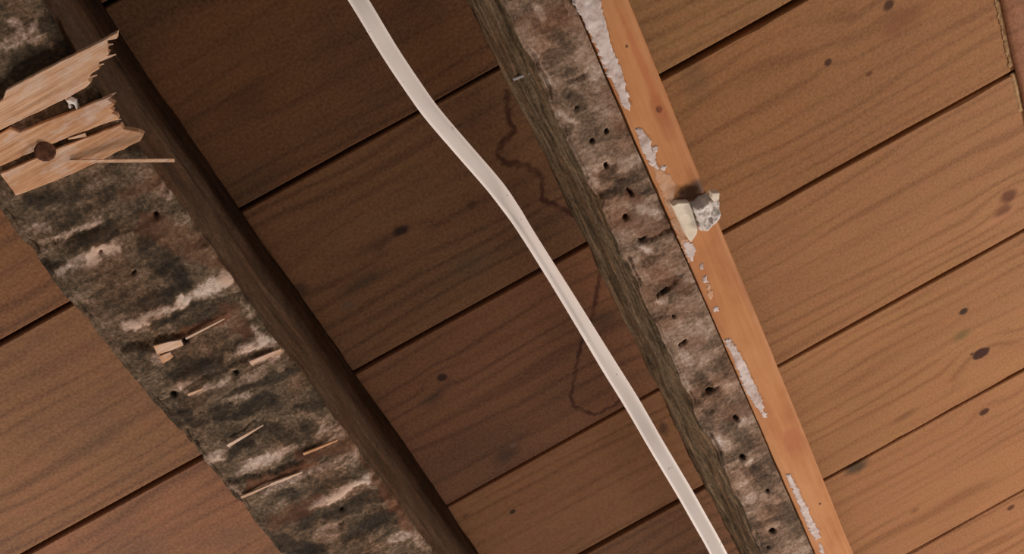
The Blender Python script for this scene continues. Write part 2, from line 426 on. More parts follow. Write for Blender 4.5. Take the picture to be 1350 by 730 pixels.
def joist_mesh(name, xl, xr, hb, ht, ys, res, edge_l, edge_r, relief, seed, marks, rough_side, ragged, rough_r, ragged_r):
    """Joist of rectangular section; its faces carry real relief.  marks: (kind, x0, y0, x1, y1, half width px, amount)."""
    nb = int((xr - xl) / res); ns = int((ht - hb) / (res * 2.5))
    prof = [(1, s) for s in np.linspace(1, 0, ns, endpoint=False)]            # right side, top to bottom
    prof += [(0, s) for s in np.linspace(1, 0, nb, endpoint=False)]           # underside, right to left
    prof += [(2, s) for s in np.linspace(0, 1, ns)]                           # left side, bottom to top
    side = np.array([a for a, s in prof]); par = np.array([s for a, s in prof])
    kp, ky = len(prof), len(ys)
    YY = np.repeat(ys[:, None], kp, 1)
    XL_ = xl + edge_l(YY); XR_ = xr + edge_r(YY)
    SD = np.repeat(side[None], ky, 0); PR = np.repeat(par[None], ky, 0)
    depth = ht - hb
    X = np.where(SD == 1, XR_, np.where(SD == 2, XL_, XL_ + (XR_ - XL_) * PR))
    Z = np.where(SD == 0, hb, hb + depth * PR)
    pale = np.zeros_like(X); dark = np.zeros_like(X); rust = np.zeros_like(X); pit = np.zeros_like(X)
    wx = X + 0.006 * (fbm(X * 70, YY * 70, Z * 70, seed + 50) - .5) * 2
    wy = YY + 0.006 * (fbm(X * 70, YY * 70, Z * 70, seed + 60) - .5) * 2
    wx = wx + 0.0035 * (fbm(X * 210, YY * 210, Z * 70, seed + 52) - .5) * 2
    wy = wy + 0.0035 * (fbm(X * 210, YY * 210, Z * 70, seed + 62) - .5) * 2
    bot = (SD == 0) | (PR < 0.02)
    for (kind, a0, b0, a1, b1, hw, amt) in marks:
        A = P(a0, b0, hb); B = P(a1, b1, hb)
        A2 = P(a0 + 10, b0, hb); s = math.hypot(A2[0] - A[0], A2[1] - A[1]) / 10
        r = hw * s
        if kind == 'hole':
            d = seg_dist(X, YY, A[:2], B[:2])
            w = np.clip(1.10 - d / (r * 0.85), 0, 1) * bot
            pit += w * amt * 0.006; dark = np.maximum(dark, np.clip(w * 1.9, 0, 1))
            continue
        d = seg_dist(wx, wy, A[:2], B[:2])
        w = smoothstep(r * 1.15, r * 0.70, d) * bot
        if kind == 'pale': pale += w * amt
        elif kind == 'dark': dark = np.maximum(dark, w * amt * 0.75)
        elif kind == 'rust': rust = np.maximum(rust, w * amt)
        elif kind == 'dent': pit += w * amt * 0.0022; dark = np.maximum(dark, w * 0.3)
        elif kind == 'ridge': pit -= w * amt * 0.0016; pale += w * amt * .35
    # relief of the underside: lath scars run across the timber
    r1 = fbm(X * 30, YY * 90, None, seed) - .5
    r2 = fbm(X * 190, YY * 240, None, seed + 5) - .5
    r3 = fbm(X * 40, YY * 40, None, seed + 9) - .5
    rel = relief * (1.6 * r1 + 0.55 * r2 + 0.9 * r3)
    # ragged arrises
    el = np.clip(1 - (X - XL_) / 0.012, 0, 1) * (SD == 0); er = np.clip(1 - (XR_ - X) / 0.012, 0, 1) * (SD == 0)
    chip = smoothstep(0.5, 0.8, fbm(YY * 60, YY * 0 + np.where(X < (xl + xr) / 2, 1.0, 7.0), None, seed + 21))
    arr = (el ** 2) * (0.0022 + ragged * 0.010 * chip) + (er ** 2) * (0.0006 + ragged_r * 0.010 * chip)
    Z = Z + np.where(SD == 0, rel + pit + arr, 0)
    n1 = fbm(YY * 12, Z * 60, None, seed + 31) - .5; n2 = fbm(YY * 60, Z * 160, None, seed + 33) - .5
    low = np.clip(1 - PR * depth / 0.02, 0, 1)
    inw = np.where(SD == 1, rough_r, rough_side) * (1.4 * n1 + 0.6 * n2) + low * np.where(SD == 1, ragged_r, ragged) * 0.006 * chip
    X = X + np.where(SD == 1, -inw, np.where(SD == 2, inw, 0))
    X = X + np.where(SD == 0, (el * ragged - er * ragged_r) * 0.005 * chip, 0)
    verts = np.stack([X.ravel(), YY.ravel(), (Z + CAMZ).ravel()], 1)
    idx = np.arange(ky * kp).reshape(ky, kp)
    qd = np.stack([idx[:-1, :-1], idx[:-1, 1:], idx[1:, 1:], idx[1:, :-1]], -1).reshape(-1, 4)
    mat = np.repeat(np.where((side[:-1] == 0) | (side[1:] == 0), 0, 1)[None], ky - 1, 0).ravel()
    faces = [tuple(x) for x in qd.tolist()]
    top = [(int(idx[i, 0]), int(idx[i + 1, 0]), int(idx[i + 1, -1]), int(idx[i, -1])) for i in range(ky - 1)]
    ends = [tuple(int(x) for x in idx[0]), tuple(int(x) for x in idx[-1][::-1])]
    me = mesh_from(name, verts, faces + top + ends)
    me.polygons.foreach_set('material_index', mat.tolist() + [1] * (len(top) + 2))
    attr(me, 'pale', pale.ravel()); attr(me, 'dark', np.clip(dark, 0, 1).ravel()); attr(me, 'rust', rust.ravel())
    bm = bmesh.new(); bm.from_mesh(me); bmesh.ops.recalc_face_normals(bm, faces=bm.faces); bm.to_mesh(me); bm.free()
    return me

KK = F * V / N
HB1 = 0.81 * H            # underside of the blackened joist
HB2 = 0.755 * H           # underside of the nail-pocked joist
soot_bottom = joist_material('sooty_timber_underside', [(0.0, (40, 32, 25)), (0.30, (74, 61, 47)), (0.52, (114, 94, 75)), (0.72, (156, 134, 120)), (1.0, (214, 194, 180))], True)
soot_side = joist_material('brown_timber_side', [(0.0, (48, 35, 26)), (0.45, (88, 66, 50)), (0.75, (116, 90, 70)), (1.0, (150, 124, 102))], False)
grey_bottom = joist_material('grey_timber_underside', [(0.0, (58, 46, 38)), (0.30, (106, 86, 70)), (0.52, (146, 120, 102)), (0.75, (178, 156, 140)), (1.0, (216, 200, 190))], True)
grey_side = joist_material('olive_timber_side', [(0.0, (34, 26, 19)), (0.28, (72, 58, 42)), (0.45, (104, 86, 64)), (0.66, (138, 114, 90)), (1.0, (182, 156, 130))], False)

marks1 = [
    # scars left by the laths: chalky bands, then dark hollows, then splits and nail holes
    ('pale', 165, 432, 245, 396, 9, .75), ('pale', 180, 435, 190, 430, 8, .6), ('pale', 258, 392, 305, 368, 13, .75), ('pale', 270, 385, 300, 372, 9, .4),
    ('pale', 100, 350, 150, 326, 9, .6), ('pale', 76, 362, 90, 356, 6, .8), ('pale', 122, 338, 142, 330, 8, .9), ('pale', 45, 300, 60, 296, 8, .5),
    ('pale', 60, 318, 130, 292, 4, .55), ('pale', 128, 286, 140, 290, 5, .5), ('pale', 20, 30, 60, 55, 13, .6), ('pale', 52, 16, 45, 40, 6, .5),
    ('pale', 5, 60, 30, 50, 10, .5), ('pale', 300, 470, 365, 446, 9, .55), ('pale', 330, 478, 372, 462, 5, .8), ('pale', 245, 520, 300, 500, 6, .6),
    ('pale', 335, 432, 352, 446, 5, .8), ('pale', 310, 395, 332, 420, 3, .5), ('pale', 205, 470, 225, 482, 8, .5), ('pale', 275, 605, 292, 598, 10, .6),
    ('pale', 320, 620, 362, 602, 9, .55), ('pale', 375, 595, 440, 575, 5, .5), ('pale', 345, 645, 480, 592, 4, .5), ('pale', 405, 668, 488, 630, 8, .6),
    ('pale', 300, 530, 330, 520, 6, .4), ('pale', 400, 545, 425, 560, 9, .4), ('pale', 425, 570, 450, 562, 6, .5), ('pale', 515, 712, 535, 705, 8, .75),
    ('pale', 420, 705, 445, 690, 8, .4), ('pale', 300, 640, 312, 648, 5, .5), ('pale', 215, 260, 245, 255, 5, .5), ('pale', 210, 300, 240, 285, 5, .4),
    ('pale', 440, 650, 470, 640, 6, .5), ('pale', 548, 705, 562, 725, 6, .5), ('pale', 470, 590, 485, 600, 6, .35), ('pale', 110, 255, 150, 240, 7, .35),
    ('dark', 60, 350, 150, 300, 16, .6), ('dark', 200, 330, 230, 360, 22, .6), ('dark', 190, 400, 240, 380, 14, .6), ('dark', 200, 425, 270, 402, 8, .6),
    ('dark', 30, 90, 130, 30, 22, .7), ('dark', 90, 10, 140, 30, 26, .6), ('dark', 40, 265, 150, 255, 12, .5), ('dark', 230, 490, 300, 470, 15, .7),
    ('dark', 290, 550, 350, 528, 14, .75), ('dark', 240, 545, 265, 560, 10, .6), ('dark', 300, 600, 330, 585, 8, .7), ('dark', 400, 540, 440, 525, 10, .5),
    ('dark', 300, 520, 420, 478, 7, .5), ('dark', 440, 680, 510, 645, 14, .75), ('dark', 370, 715, 420, 725, 14, .75), ('dark', 280, 640, 310, 660, 9, .5),
    ('dark', 350, 560, 420, 600, 10, .5), ('dark', 460, 700, 520, 680, 14, .5), ('dark', 380, 650, 400, 690, 12, .45), ('dark', 165, 460, 200, 462, 7, .6),
    ('rust', 200, 300, 290, 340, 24, .35), ('rust', 230, 440, 300, 418, 7, .6), ('rust', 330, 640, 410, 612, 6, .6), ('rust', 300, 410, 330, 440, 12, .35),
    ('rust', 400, 600, 500, 575, 12, .35), ('rust', 170, 255, 240, 230, 10, .3), ('rust', 420, 500, 540, 700, 9, .45), ('rust', 360, 690, 420, 660, 12, .35),
    ('dent', 165, 458, 235, 440, 5, 1.0), ('dent', 300, 638, 400, 608, 4, .9), ('dent', 300, 582, 345, 560, 5, .8), ('dent', 250, 500, 330, 472, 4, .7),
    ('dent', 60, 340, 90, 350, 5, .8), ('dent', 450, 690, 500, 670, 5, .8), ('dent', 60, 320, 130, 300, 5, .7),
    ('ridge', 300, 468, 368, 446, 6, 1.0), ('ridge', 345, 650, 470, 600, 5, .9), ('ridge', 165, 432, 245, 398, 7, .8), ('ridge', 405, 668, 488, 632, 6, .9),
    ('hole', 205, 283, 206, 285, 5, 1.0), ('hole', 132, 334, 133, 334, 5, 1.0), ('hole', 228, 520, 230, 520, 6, .8), ('hole', 310, 492, 312, 492, 5, .8),
    ('hole', 243, 450, 246, 448, 6, .9), ('hole', 450, 672, 452, 671, 5, .8), ('hole', 176, 360, 178, 359, 3.5, .6), ('hole', 118, 436, 120, 436, 5, .8),
]
ys1 = strip_axis(Y0, Y1, -0.22, 0.82, 0.0020, 0.05)
def edge1l(y):
    return 0.008 * smoothstep(0.28, 0.02, y) + 0.0016 * (fbm(y * 40, y * 0 + 2, None, 70) - .5) * 2
def edge1r(y):
    return 0.009 * smoothstep(0.16, -0.05, y) + 0.0025 * (fbm(y * 9, y * 0 + 5, None, 71) - .5) * 2
j1 = empty('ceiling_joist', ((-0.246), 0.3, CAMZ + HB1))
tag(j1, 'broad blackened wooden joist scarred across its underside, with broken laths on it', 'joist')
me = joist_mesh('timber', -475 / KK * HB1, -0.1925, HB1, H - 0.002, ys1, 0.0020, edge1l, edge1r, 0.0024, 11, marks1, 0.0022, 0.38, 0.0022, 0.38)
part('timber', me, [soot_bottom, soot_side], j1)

marks2 = [
    ('pale', 700, 70, 722, 112, 6, .6), ('pale', 740, 150, 752, 160, 7, .6), ('pale', 705, 10, 712, 22, 7, .7), ('pale', 820, 222, 850, 205, 8, .75),
    ('pale', 775, 225, 800, 215, 10, .4), ('pale', 780, 235, 788, 245, 6, .5), ('pale', 850, 275, 868, 285, 8, .5), ('pale', 845, 322, 852, 330, 5, .8),
    ('pale', 838, 350, 848, 365, 8, .5), ('pale', 872, 350, 880, 345, 6, .4), ('pale', 870, 396, 878, 394, 5, .8), ('pale', 895, 450, 910, 480, 5, .5),
    ('pale', 900, 500, 908, 512, 5, .5), ('pale', 945, 580, 955, 590, 8, .6), ('pale', 985, 612, 992, 608, 5, .75), ('pale', 975, 630, 990, 660, 8, .5),
    ('pale', 1005, 655, 1025, 660, 6, .5), ('pale', 765, 60, 800, 130, 12, .2), ('pale', 750, 110, 760, 120, 5, .4), ('pale', 780, 145, 830, 150, 6, .3),
    ('pale', 900, 420, 930, 440, 12, .25), ('pale', 930, 480, 960, 510, 10, .3), ('pale', 975, 553, 980, 560, 4, .6), ('pale', 1030, 690, 1045, 710, 7, .3),
    ('dark', 720, 40, 740, 50, 10, .5), ('dark', 750, 105, 765, 95, 9, .5), ('dark', 755, 130, 765, 140, 9, .5), ('dark', 800, 230, 850, 250, 12, .4),
    ('dark', 800, 260, 830, 250, 8, .5), ('dark', 860, 420, 880, 410, 9, .45), ('dark', 920, 500, 950, 530, 10, .45), ('dark', 960, 560, 1000, 590, 12, .4),
    ('dark', 1000, 620, 1020, 640, 10, .5), ('dark', 1020, 660, 1050, 700, 14, .5), ('dark', 990, 690, 1010, 720, 12, .45), ('dark', 930, 560, 950, 620, 8, .4),
    ('rust', 830, 255, 845, 265, 9, .45), ('rust', 815, 290, 870, 300, 14, .35), ('rust', 870, 360, 900, 380, 12, .35), ('rust', 690, 30, 740, 20, 14, .3),
    ('rust', 960, 545, 985, 540, 12, .3), ('rust', 800, 120, 820, 160, 12, .25), ('rust', 905, 455, 925, 450, 10, .35),
    ('dent', 843, 318, 880, 305, 4, 1.0), ('dent', 870, 388, 892, 370, 4, 1.0), ('dent', 750, 108, 770, 98, 4, .8), ('dent', 800, 232, 822, 238, 4, .6),
    ('dent', 926, 516, 946, 512, 4, .8), ('dent', 930, 545, 940, 535, 5, .6),
    ('hole', 781.5, 186, 782, 186.5, 4.2, 1.3), ('hole', 800, 172.5, 800.5, 173, 4.0, 1.2), ('hole', 799, 217, 800, 220, 3.4, 1.0), ('hole', 828, 250, 834, 257, 3.4, 1.0),
    ('hole', 825, 286, 825.5, 287, 4.6, 1.3), ('hole', 846, 316, 852, 313, 3.2, 1.0), ('hole', 875, 386, 880, 382, 3.0, .9), ('hole', 897, 455, 904, 450, 3.4, 1.0),
    ('hole', 934, 515, 938, 514, 4.2, 1.0), ('hole', 970, 551, 973, 554, 4.4, 1.2), ('hole', 978, 602, 981, 604, 4.4, 1.1), ('hole', 1012, 647, 1013, 647, 3.4, 1.0),
    ('hole', 1018, 700, 1020, 701, 5.0, 1.2), ('hole', 1013, 722, 1014, 722, 3.0, .8), ('hole', 888, 417, 889, 418, 2.6, .7), ('hole', 760, 142, 761, 142, 3, .7),
]
ys2 = strip_axis(Y0, Y1, -0.05, 0.98, 0.0016, 0.05)
def edge2l(y): return 0.0030 * (fbm(y * 14, y * 0 + 3, None, 80) - .5) * 2 + 0.0015 * (fbm(y * 60, y * 0 + 3, None, 81) - .5)
def edge2r(y): return 0.0007 * (fbm(y * 10, y * 0 + 4, None, 82) - .5) * 2
j2 = empty('ceiling_joist', (0.108, 0.4, CAMZ + HB2))
tag(j2, 'narrow grey-brown joist pocked with nail holes, beside the orange batten', 'joist')
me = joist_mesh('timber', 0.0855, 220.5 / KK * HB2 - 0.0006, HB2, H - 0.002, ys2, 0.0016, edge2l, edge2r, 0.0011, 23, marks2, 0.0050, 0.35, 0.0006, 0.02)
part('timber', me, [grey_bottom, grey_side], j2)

def rod(name, a, c, r0, r1, mat, root, sides=8, head=None):
    """A tapered round bar between two points, with an optional flat head at the first."""
    a = Vector(a); c = Vector(c); d = (c - a).normalized()
    u = d.orthogonal().normalized(); w = d.cross(u)
    rings = [(a, r0), (c, r1)]
    if head: rings = [(a, head * .8), (a + d * 0.0006, head), (a + d * 0.0016, head), (a + d * 0.0018, r0), (c, r1)]
    verts, faces = [], []
    for ctr, r in rings:
        for s in range(sides):
            g = 2 * math.pi * s / sides
            verts.append(ctr + u * (r * math.cos(g)) + w * (r * math.sin(g)))
    for i in range(len(rings) - 1):
        for s in range(sides):
            faces.append((i * sides + s, i * sides + (s + 1) % sides, (i + 1) * sides + (s + 1) % sides, (i + 1) * sides + s))
    faces.append(tuple(range(sides))[::-1]); faces.append(tuple((len(rings) - 1) * sides + s for s in range(sides)))
    return part(name, mesh_from(name, verts, faces), mat, root, False)

q = NT('old_steel'); steel = q.finish(lin((176, 172, 172)), 0.45, 0.5)
q = NT('rusty_iron')
rust_mat = q.finish(q.ramp(q.noise(q.pos, 300.0, 4.0), [(0.3, (58, 34, 26)), (0.7, (120, 78, 56))]), 0.9, 0.2)
# bright nail lying in the side of the grey joist
xs_side = 0.0850
def side_point(x, y, X):
    """World point at pixel (x, y) on the upright plane at X."""
    a = P(x, y, 1.0)
    s = X / a[0]
    return (X, a[1] * s, CAMZ + s)
o = rod('nail', side_point(678, 104, xs_side - 0.0015), side_point(699, 96.5, xs_side + 0.002), 0.0015, 0.0010, steel, j2)
o['label'] = 'bright steel nail in the joist side'

# ------------------------------------------------------------------ slabs cut to an outline
def slab_mesh(name, poly, h_top, thick, seed, res=0.0014, uneven=0.0008, bevel=0.0012, rag=0.0006):
    """Outline in pixels at level h_top; hangs 'thick' below it with eased uneven edges, closed on top."""
    hb = h_top - thick
    w = [P(x, y, hb)[:2] for x, y in poly]
    # densify and roughen the outline
    pts = []
    for a, c in zip(w, w[1:] + w[:1]):
        k = max(1, int(math.hypot(c[0] - a[0], c[1] - a[1]) / 0.004))
        for i in range(k): pts.append((a[0] + (c[0] - a[0]) * i / k, a[1] + (c[1] - a[1]) * i / k))
    arr = np.array(pts)
    arr[:, 0] += rag * (vnoise(arr[:, 0] * 300, arr[:, 1] * 300, None, seed) - .5) * 2
    arr[:, 1] += rag * (vnoise(arr[:, 0] * 300, arr[:, 1] * 300, None, seed + 1) - .5) * 2
    cen = arr.mean(0)
    bm = bmesh.new()
    hh = uneven * (fbm(arr[:, 0] * 60, arr[:, 1] * 160, None, seed + 2) - .5) * 2
    top = [bm.verts.new((x, y, CAMZ + h_top)) for x, y in arr]
    mid = [bm.verts.new((x, y, CAMZ + hb + bevel)) for x, y in arr]
    # inset for the bevel
    k = len(arr)
    inset = []
    area = sum(arr[i][0] * arr[(i + 1) % k][1] - arr[(i + 1) % k][0] * arr[i][1] for i in range(k))
    sg = 1 if area > 0 else -1
    for i in range(k):
        t = arr[(i + 1) % k] - arr[i - 1]; t = t / (np.hypot(*t) + 1e-9)
        inset.append(arr[i] + sg * np.array([-t[1], t[0]]) * bevel * 0.6)
    bot = [bm.verts.new((x, y, CAMZ + hb + z)) for (x, y), z in zip(inset, hh)]
    for i in range(k):
        e = (i + 1) % k
        bm.faces.new((top[i], top[e], mid[e], mid[i])); bm.faces.new((mid[i], mid[e], bot[e], bot[i]))
    f1 = bm.faces.new(bot); f2 = bm.faces.new(top[::-1])
    bmesh.ops.triangulate(bm, faces=[f1, f2])
    bmesh.ops.recalc_face_normals(bm, faces=bm.faces)
    me = bpy.data.meshes.new(name); bm.to_mesh(me); bm.free()
    return me

def crust_mesh(name, poly, h_top, thick, seed, res=0.0009, edge=0.0022, rough=0.5, rag=0.0016, scale=160.0):
    """A lump or smear with a ragged outline, thin at the rim, bedded in the surface above."""
    w = [P(x, y, h_top)[:2] for x, y in poly]
    xs = np.arange(min(a[0] for a in w) - .004, max(a[0] for a in w) + .004, res)
    ys = np.arange(min(a[1] for a in w) - .004, max(a[1] for a in w) + .004, res)
    X, Y = np.meshgrid(xs, ys, indexing='ij')
    sd = poly_signed(X, Y, w) + rag * 0.55 + rag * (fbm(X * scale * 1.6, Y * scale * 1.6, None, seed) - .5) * 2
    inside = sd > -res * 0.6
    body = smoothstep(0, edge, sd)
    Z = h_top + 0.0006 - (thick + 0.0006) * body * (1 - rough + rough * 1.3 * fbm(X * scale, Y * scale, None, seed + 3))
    idx = -np.ones(X.shape, int)
    okq = inside[:-1, :-1] & inside[1:, :-1] & inside[1:, 1:] & inside[:-1, 1:]
    use = np.zeros(X.shape, bool)
    for a in (0, 1):
        for c in (0, 1):
            use[a:a + okq.shape[0], c:c + okq.shape[1]] |= okq
    idx[use] = np.arange(use.sum())
    verts = np.stack([X[use], Y[use], Z[use] + CAMZ], 1)
    ii, jj = np.nonzero(okq)
    faces = np.stack([idx[ii, jj], idx[ii, jj + 1], idx[ii + 1, jj + 1], idx[ii + 1, jj]], 1)
    return mesh_from(name, verts, faces)

# ------------------------------------------------------------------ batten on the right of the grey joist
HB3 = HB2 + 0.0004
def batten_material():
    q = NT('orange_pine')
    fine = q.noise(q.vec('MULTIPLY', q.pos, (300.0, 9.0, 300.0)), 1.0, 4.0)
    broad = q.noise(q.vec('MULTIPLY', q.pos, (40.0, 7.0, 30.0)), 1.0, 4.0, .6)
    blot = q.noise(q.pos, 30.0, 4.0)
    f = q.math('ADD', q.math('MULTIPLY', fine, .35), q.math('ADD', q.math('MULTIPLY', broad, .75), q.math('MULTIPLY_ADD', blot, .4, -.25)), clamp=True)
    c = q.ramp(f, [(0.25, (206, 148, 100)), (0.5, (190, 128, 80)), (0.75, (162, 98, 58))])
    for (x, y, rx, ry, cc, k) in ((868, 146, .006, .016, (156, 86, 50), .5), (869, 144, .0026, .0032, (64, 26, 12), .95), (826, 61, .0012, .0014, (66, 34, 22), .8),
                                  (846, 85, .003, .05, (176, 92, 56), .5), (1081, 664, .0014, .0016, (70, 36, 22), .9), (1045, 580, .010, .016, (176, 104, 70), .7),
                                  (911, 254, .017, .0085, (74, 50, 40), .85), (880, 170, .006, .012, (176, 110, 74), .5)):  # dark ellipse by the plaster lump: its shadow painted into the wood colour
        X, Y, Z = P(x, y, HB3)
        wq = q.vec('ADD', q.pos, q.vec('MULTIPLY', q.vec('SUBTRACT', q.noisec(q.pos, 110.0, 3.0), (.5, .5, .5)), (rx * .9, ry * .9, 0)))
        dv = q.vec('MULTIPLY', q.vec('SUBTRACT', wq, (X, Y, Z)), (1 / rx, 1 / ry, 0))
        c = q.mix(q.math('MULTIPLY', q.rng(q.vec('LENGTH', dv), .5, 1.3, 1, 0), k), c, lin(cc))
    q.bump(fine, .2, .0008)
    return q.finish(c, .62, .25)
bx0 = 220.5 / KK * HB2 + 0.0011
bx1 = 283.5 / KK * HB2
def batten_mesh():
    ys = np.concatenate([np.arange(Y0, -0.1, .1), np.arange(-0.1, 1.1, .008), np.arange(1.1, Y1 - 0.02, .1)])
    r = 0.005
    prof = [(bx0, HB3 + 0.10), (bx0, HB3 + 0.0012), (bx0 + 0.0012, HB3)]
    prof += [(bx0 + (bx1 - r - bx0) * s, HB3) for s in (.3, .6)]
    prof += [(bx1 - r + r * math.sin(a), HB3 + r - r * math.cos(a)) for a in np.linspace(0, math.pi / 2, 6)]
    prof += [(bx1, HB3 + 0.10)]
    verts, faces = [], []
    k = len(prof)
    for y in ys:
        wob = 0.0012 * float(fbm(np.array([y * 5.0]), np.array([3.0]), None, 90)[0] - .5) * 2
        for i, (x, z) in enumerate(prof):
            verts.append((x + (wob if x > bx0 + .02 else 0), y, CAMZ + z))
    for i in range(len(ys) - 1):
        for s in range(k):
            faces.append((i * k + s, i * k + (s + 1) % k, (i + 1) * k + (s + 1) % k, (i + 1) * k + s))
    faces.append(tuple(range(k))[::-1]); faces.append(tuple((len(ys) - 1) * k + s for s in range(k)))
    me = mesh_from('strip', verts, faces)
    bm = bmesh.new(); bm.from_mesh(me); bmesh.ops.recalc_face_normals(bm, faces=bm.faces); bm.to_mesh(me); bm.free()
    return me
bt = empty('batten', ((bx0 + bx1) / 2, 0.4, CAMZ + HB3))
tag(bt, 'long orange pine batten with white plaster smears along its left edge', 'batten')
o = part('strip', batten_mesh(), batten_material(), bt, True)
q = NT('white_plaster')
plaster = q.finish(q.ramp(q.noise(q.pos, 120.0, 4.0, .6), [(.3, (176, 152, 142)), (.55, (214, 198, 194)), (.8, (232, 218, 214))]), .9, .15)
q = NT('thin_plaster')
thin_plaster = q.finish(q.ramp(q.noise(q.pos, 90.0, 4.0, .6), [(.3, (196, 142, 104)), (.6, (206, 168, 140)), (.8, (216, 190, 172))]), .9, .15)
smears = [
    ([(756, 0), (764, -18), (786, -22), (790, 4), (797, 30), (806, 62), (818, 88), (822, 100), (826, 122), (830, 136), (828, 146), (822, 138), (812, 116), (800, 92), (788, 64), (775, 36)], .0011, plaster),
    ([(838, 170), (846, 170), (850, 178), (858, 186), (858, 196), (864, 200), (862, 210), (868, 222), (856, 214), (848, 196)], .0011, plaster),
    ([(862, 194), (867, 194), (866, 199), (861, 201)], .0010, plaster),
    ([(872, 219), (876, 220), (875, 224), (871, 223)], .0009, plaster),
    ([(858, 214), (868, 222), (884, 232), (890, 244), (888, 262), (896, 292), (906, 318), (914, 340), (908, 344), (898, 318), (884, 282), (870, 246)], .0005, thin_plaster),
    ([(900, 318), (912, 322), (916, 330), (912, 342), (906, 336)], .0010, plaster),
    ([(926, 366), (930, 364), (932, 371), (928, 374)], .0010, plaster),
    ([(931, 374), (934, 374), (940, 390), (938, 397), (934, 388)], .0008, thin_plaster),
    ([(942, 404), (947, 404), (947, 409), (943, 410)], .0010, plaster),
    ([(924, 347), (926, 347), (926, 354), (924, 354)], .0008, plaster),
    ([(955, 448), (963, 447), (970, 458), (976, 470), (984, 482), (988, 494), (996, 510), (1003, 526), (1007, 538), (1003, 542), (995, 532), (986, 518), (978, 500), (974, 488), (966, 468)], .0012, plaster),
    ([(1004, 540), (1010, 545), (1011, 550), (1006, 549)], .0008, plaster),
    ([(1036, 626), (1041, 626), (1050, 642), (1056, 654), (1064, 668), (1070, 684), (1078, 698), (1081, 708), (1076, 711), (1068, 698), (1060, 680), (1050, 656)], .0012, plaster),
    ([(1080, 716), (1085, 720), (1086, 730), (1082, 727)], .0008, plaster),
]
for i, (pl, th, m) in enumerate(smears):
    sm = part('plaster_smear', crust_mesh('plaster_smear', pl, HB3, th, 100 + i * 7, res=.0006, edge=.0012, rough=.45, rag=.0020, scale=230.0), m, bt)
    sm['label'] = 'white plaster smear' if m is plaster else 'thin pale plaster film'

# lump of set plaster on the batten
lump = empty('plaster_lump', P(915, 285, HB3))
tag(lump, 'cream and grey lump of plaster stuck across the orange batten', 'plaster lump')
q = NT('cream_plaster'); cream = q.finish(q.ramp(q.noise(q.pos, 70.0, 3.0), [(.3, (222, 206, 184)), (.7, (240, 228, 212))]), .75, .25)
q = NT('grey_plaster')
greyp = q.finish(q.ramp(q.noise(q.pos, 150.0, 4.0, .65), [(.3, (168, 156, 148)), (.5, (206, 196, 190)), (.7, (232, 222, 216))]), .9, .15)
o = part('cream_block', slab_mesh('cream_block', [(887, 271), (893, 267), (909, 267), (913, 276), (921, 302), (919, 309), (912, 320), (905, 310), (897, 292)], HB3 + .0003, .007, 7, bevel=.0014, rag=.0003), cream, lump, False)
o['label'] = 'smooth cream block'
o = part('grey_crust', crust_mesh('grey_crust', [(905, 268), (914, 266), (920, 260), (930, 256), (940, 254), (946, 262), (947, 276), (944, 288), (934, 296), (924, 303), (918, 296), (912, 282)], HB3, .013, 55, res=.0008, edge=.004, rough=.5, rag=.0015, scale=150.0), greyp, lump)
o['label'] = 'crumbly grey crust'
o = part('chip', slab_mesh('chip', [(939, 254.5), (949, 254), (949, 263), (943, 266), (938, 261)], HB3 - .006, .007, 9, bevel=.001, rag=.0003), cream, lump, False)
o['label'] = 'cream chip at the tip'

# ------------------------------------------------------------------ broken laths on the blackened joist
def lath_material(name, light, mid, dark):
    q = NT(name)
    fib = q.noise(q.vec('MULTIPLY', q.pos, (14.0, 420.0, 300.0)), 1.0, 4.0, .6)
    blot = q.noise(q.vec('MULTIPLY', q.pos, (30.0, 80.0, 30.0)), 1.0, 4.0, .6)
    f = q.math('ADD', q.math('MULTIPLY', fib, .55), q.math('MULTIPLY', blot, .5))
    c = q.ramp(f, [(.32, light), (.52, mid), (.72, dark)])
    dust = q.noise(q.vec('MULTIPLY', q.pos, (40.0, 90.0, 40.0)), 1.0, 5.0, .65)
    c = q.mix(q.rng(dust, .48, .66, 0, .6), c, lin((222, 198, 184)))
    q.bump(fib, .5, .0012)
    return q.finish(c, .8, .15)
lath_pale = lath_material('pale_lath', (232, 198, 172), (214, 170, 136), (176, 126, 92))
lath_tan = lath_material('tan_lath', (228, 188, 156), (208, 158, 120), (168, 116, 80))
raw = lath_material('raw_splinter', (228, 200, 178), (210, 174, 148), (176, 136, 108))
LT = 0.0075
HL = HB1 + 0.003

def lath(name, label, outline, seed, mat, thick):
    x, y, z = P(*outline[0], HB1)
    r = empty(name, (x, y, CAMZ + HB1))
    tag(r, label, 'lath', 'broken laths on the blackened joist')
    part('strip', slab_mesh('strip', outline, HL, thick, seed, bevel=.0007, rag=.0004, uneven=.0006), mat, r, False)
    return r
def splinter(root, a, c, w0, w1, h0, h1, mat=None, label=None):
    """A flat sliver between two pixels, w in pixels, h as level above the camera."""
    A = Vector(P(*a, h0)); C = Vector(P(*c, h1)); d = (C - A); s = 0.00058
    sd = Vector((-d.y, d.x, 0)).normalized()
    up = Vector((0, 0, 1))
    verts = []
    for ctr, w in ((A, w0), (A.lerp(C, .55), (w0 * .55 + w1 * .45) * 1.1), (C, w1)):
        for e, f in ((-1, -1), (1, -1), (1, 1), (-1, 1)):
            verts.append(ctr + sd * (e * w * s / 2) + up * (f * min(w, 4) * s / 2.4))
    faces = [(3, 2, 1, 0), (8, 9, 10, 11)]
    for i in range(2):
        for k in range(4):
            faces.append((i * 4 + k, i * 4 + (k + 1) % 4, (i + 1) * 4 + (k + 1) % 4, (i + 1) * 4 + k))
    o = part('splinter', mesh_from('splinter', verts, faces), mat or raw, root, False)
    if label: o['label'] = label
    return o

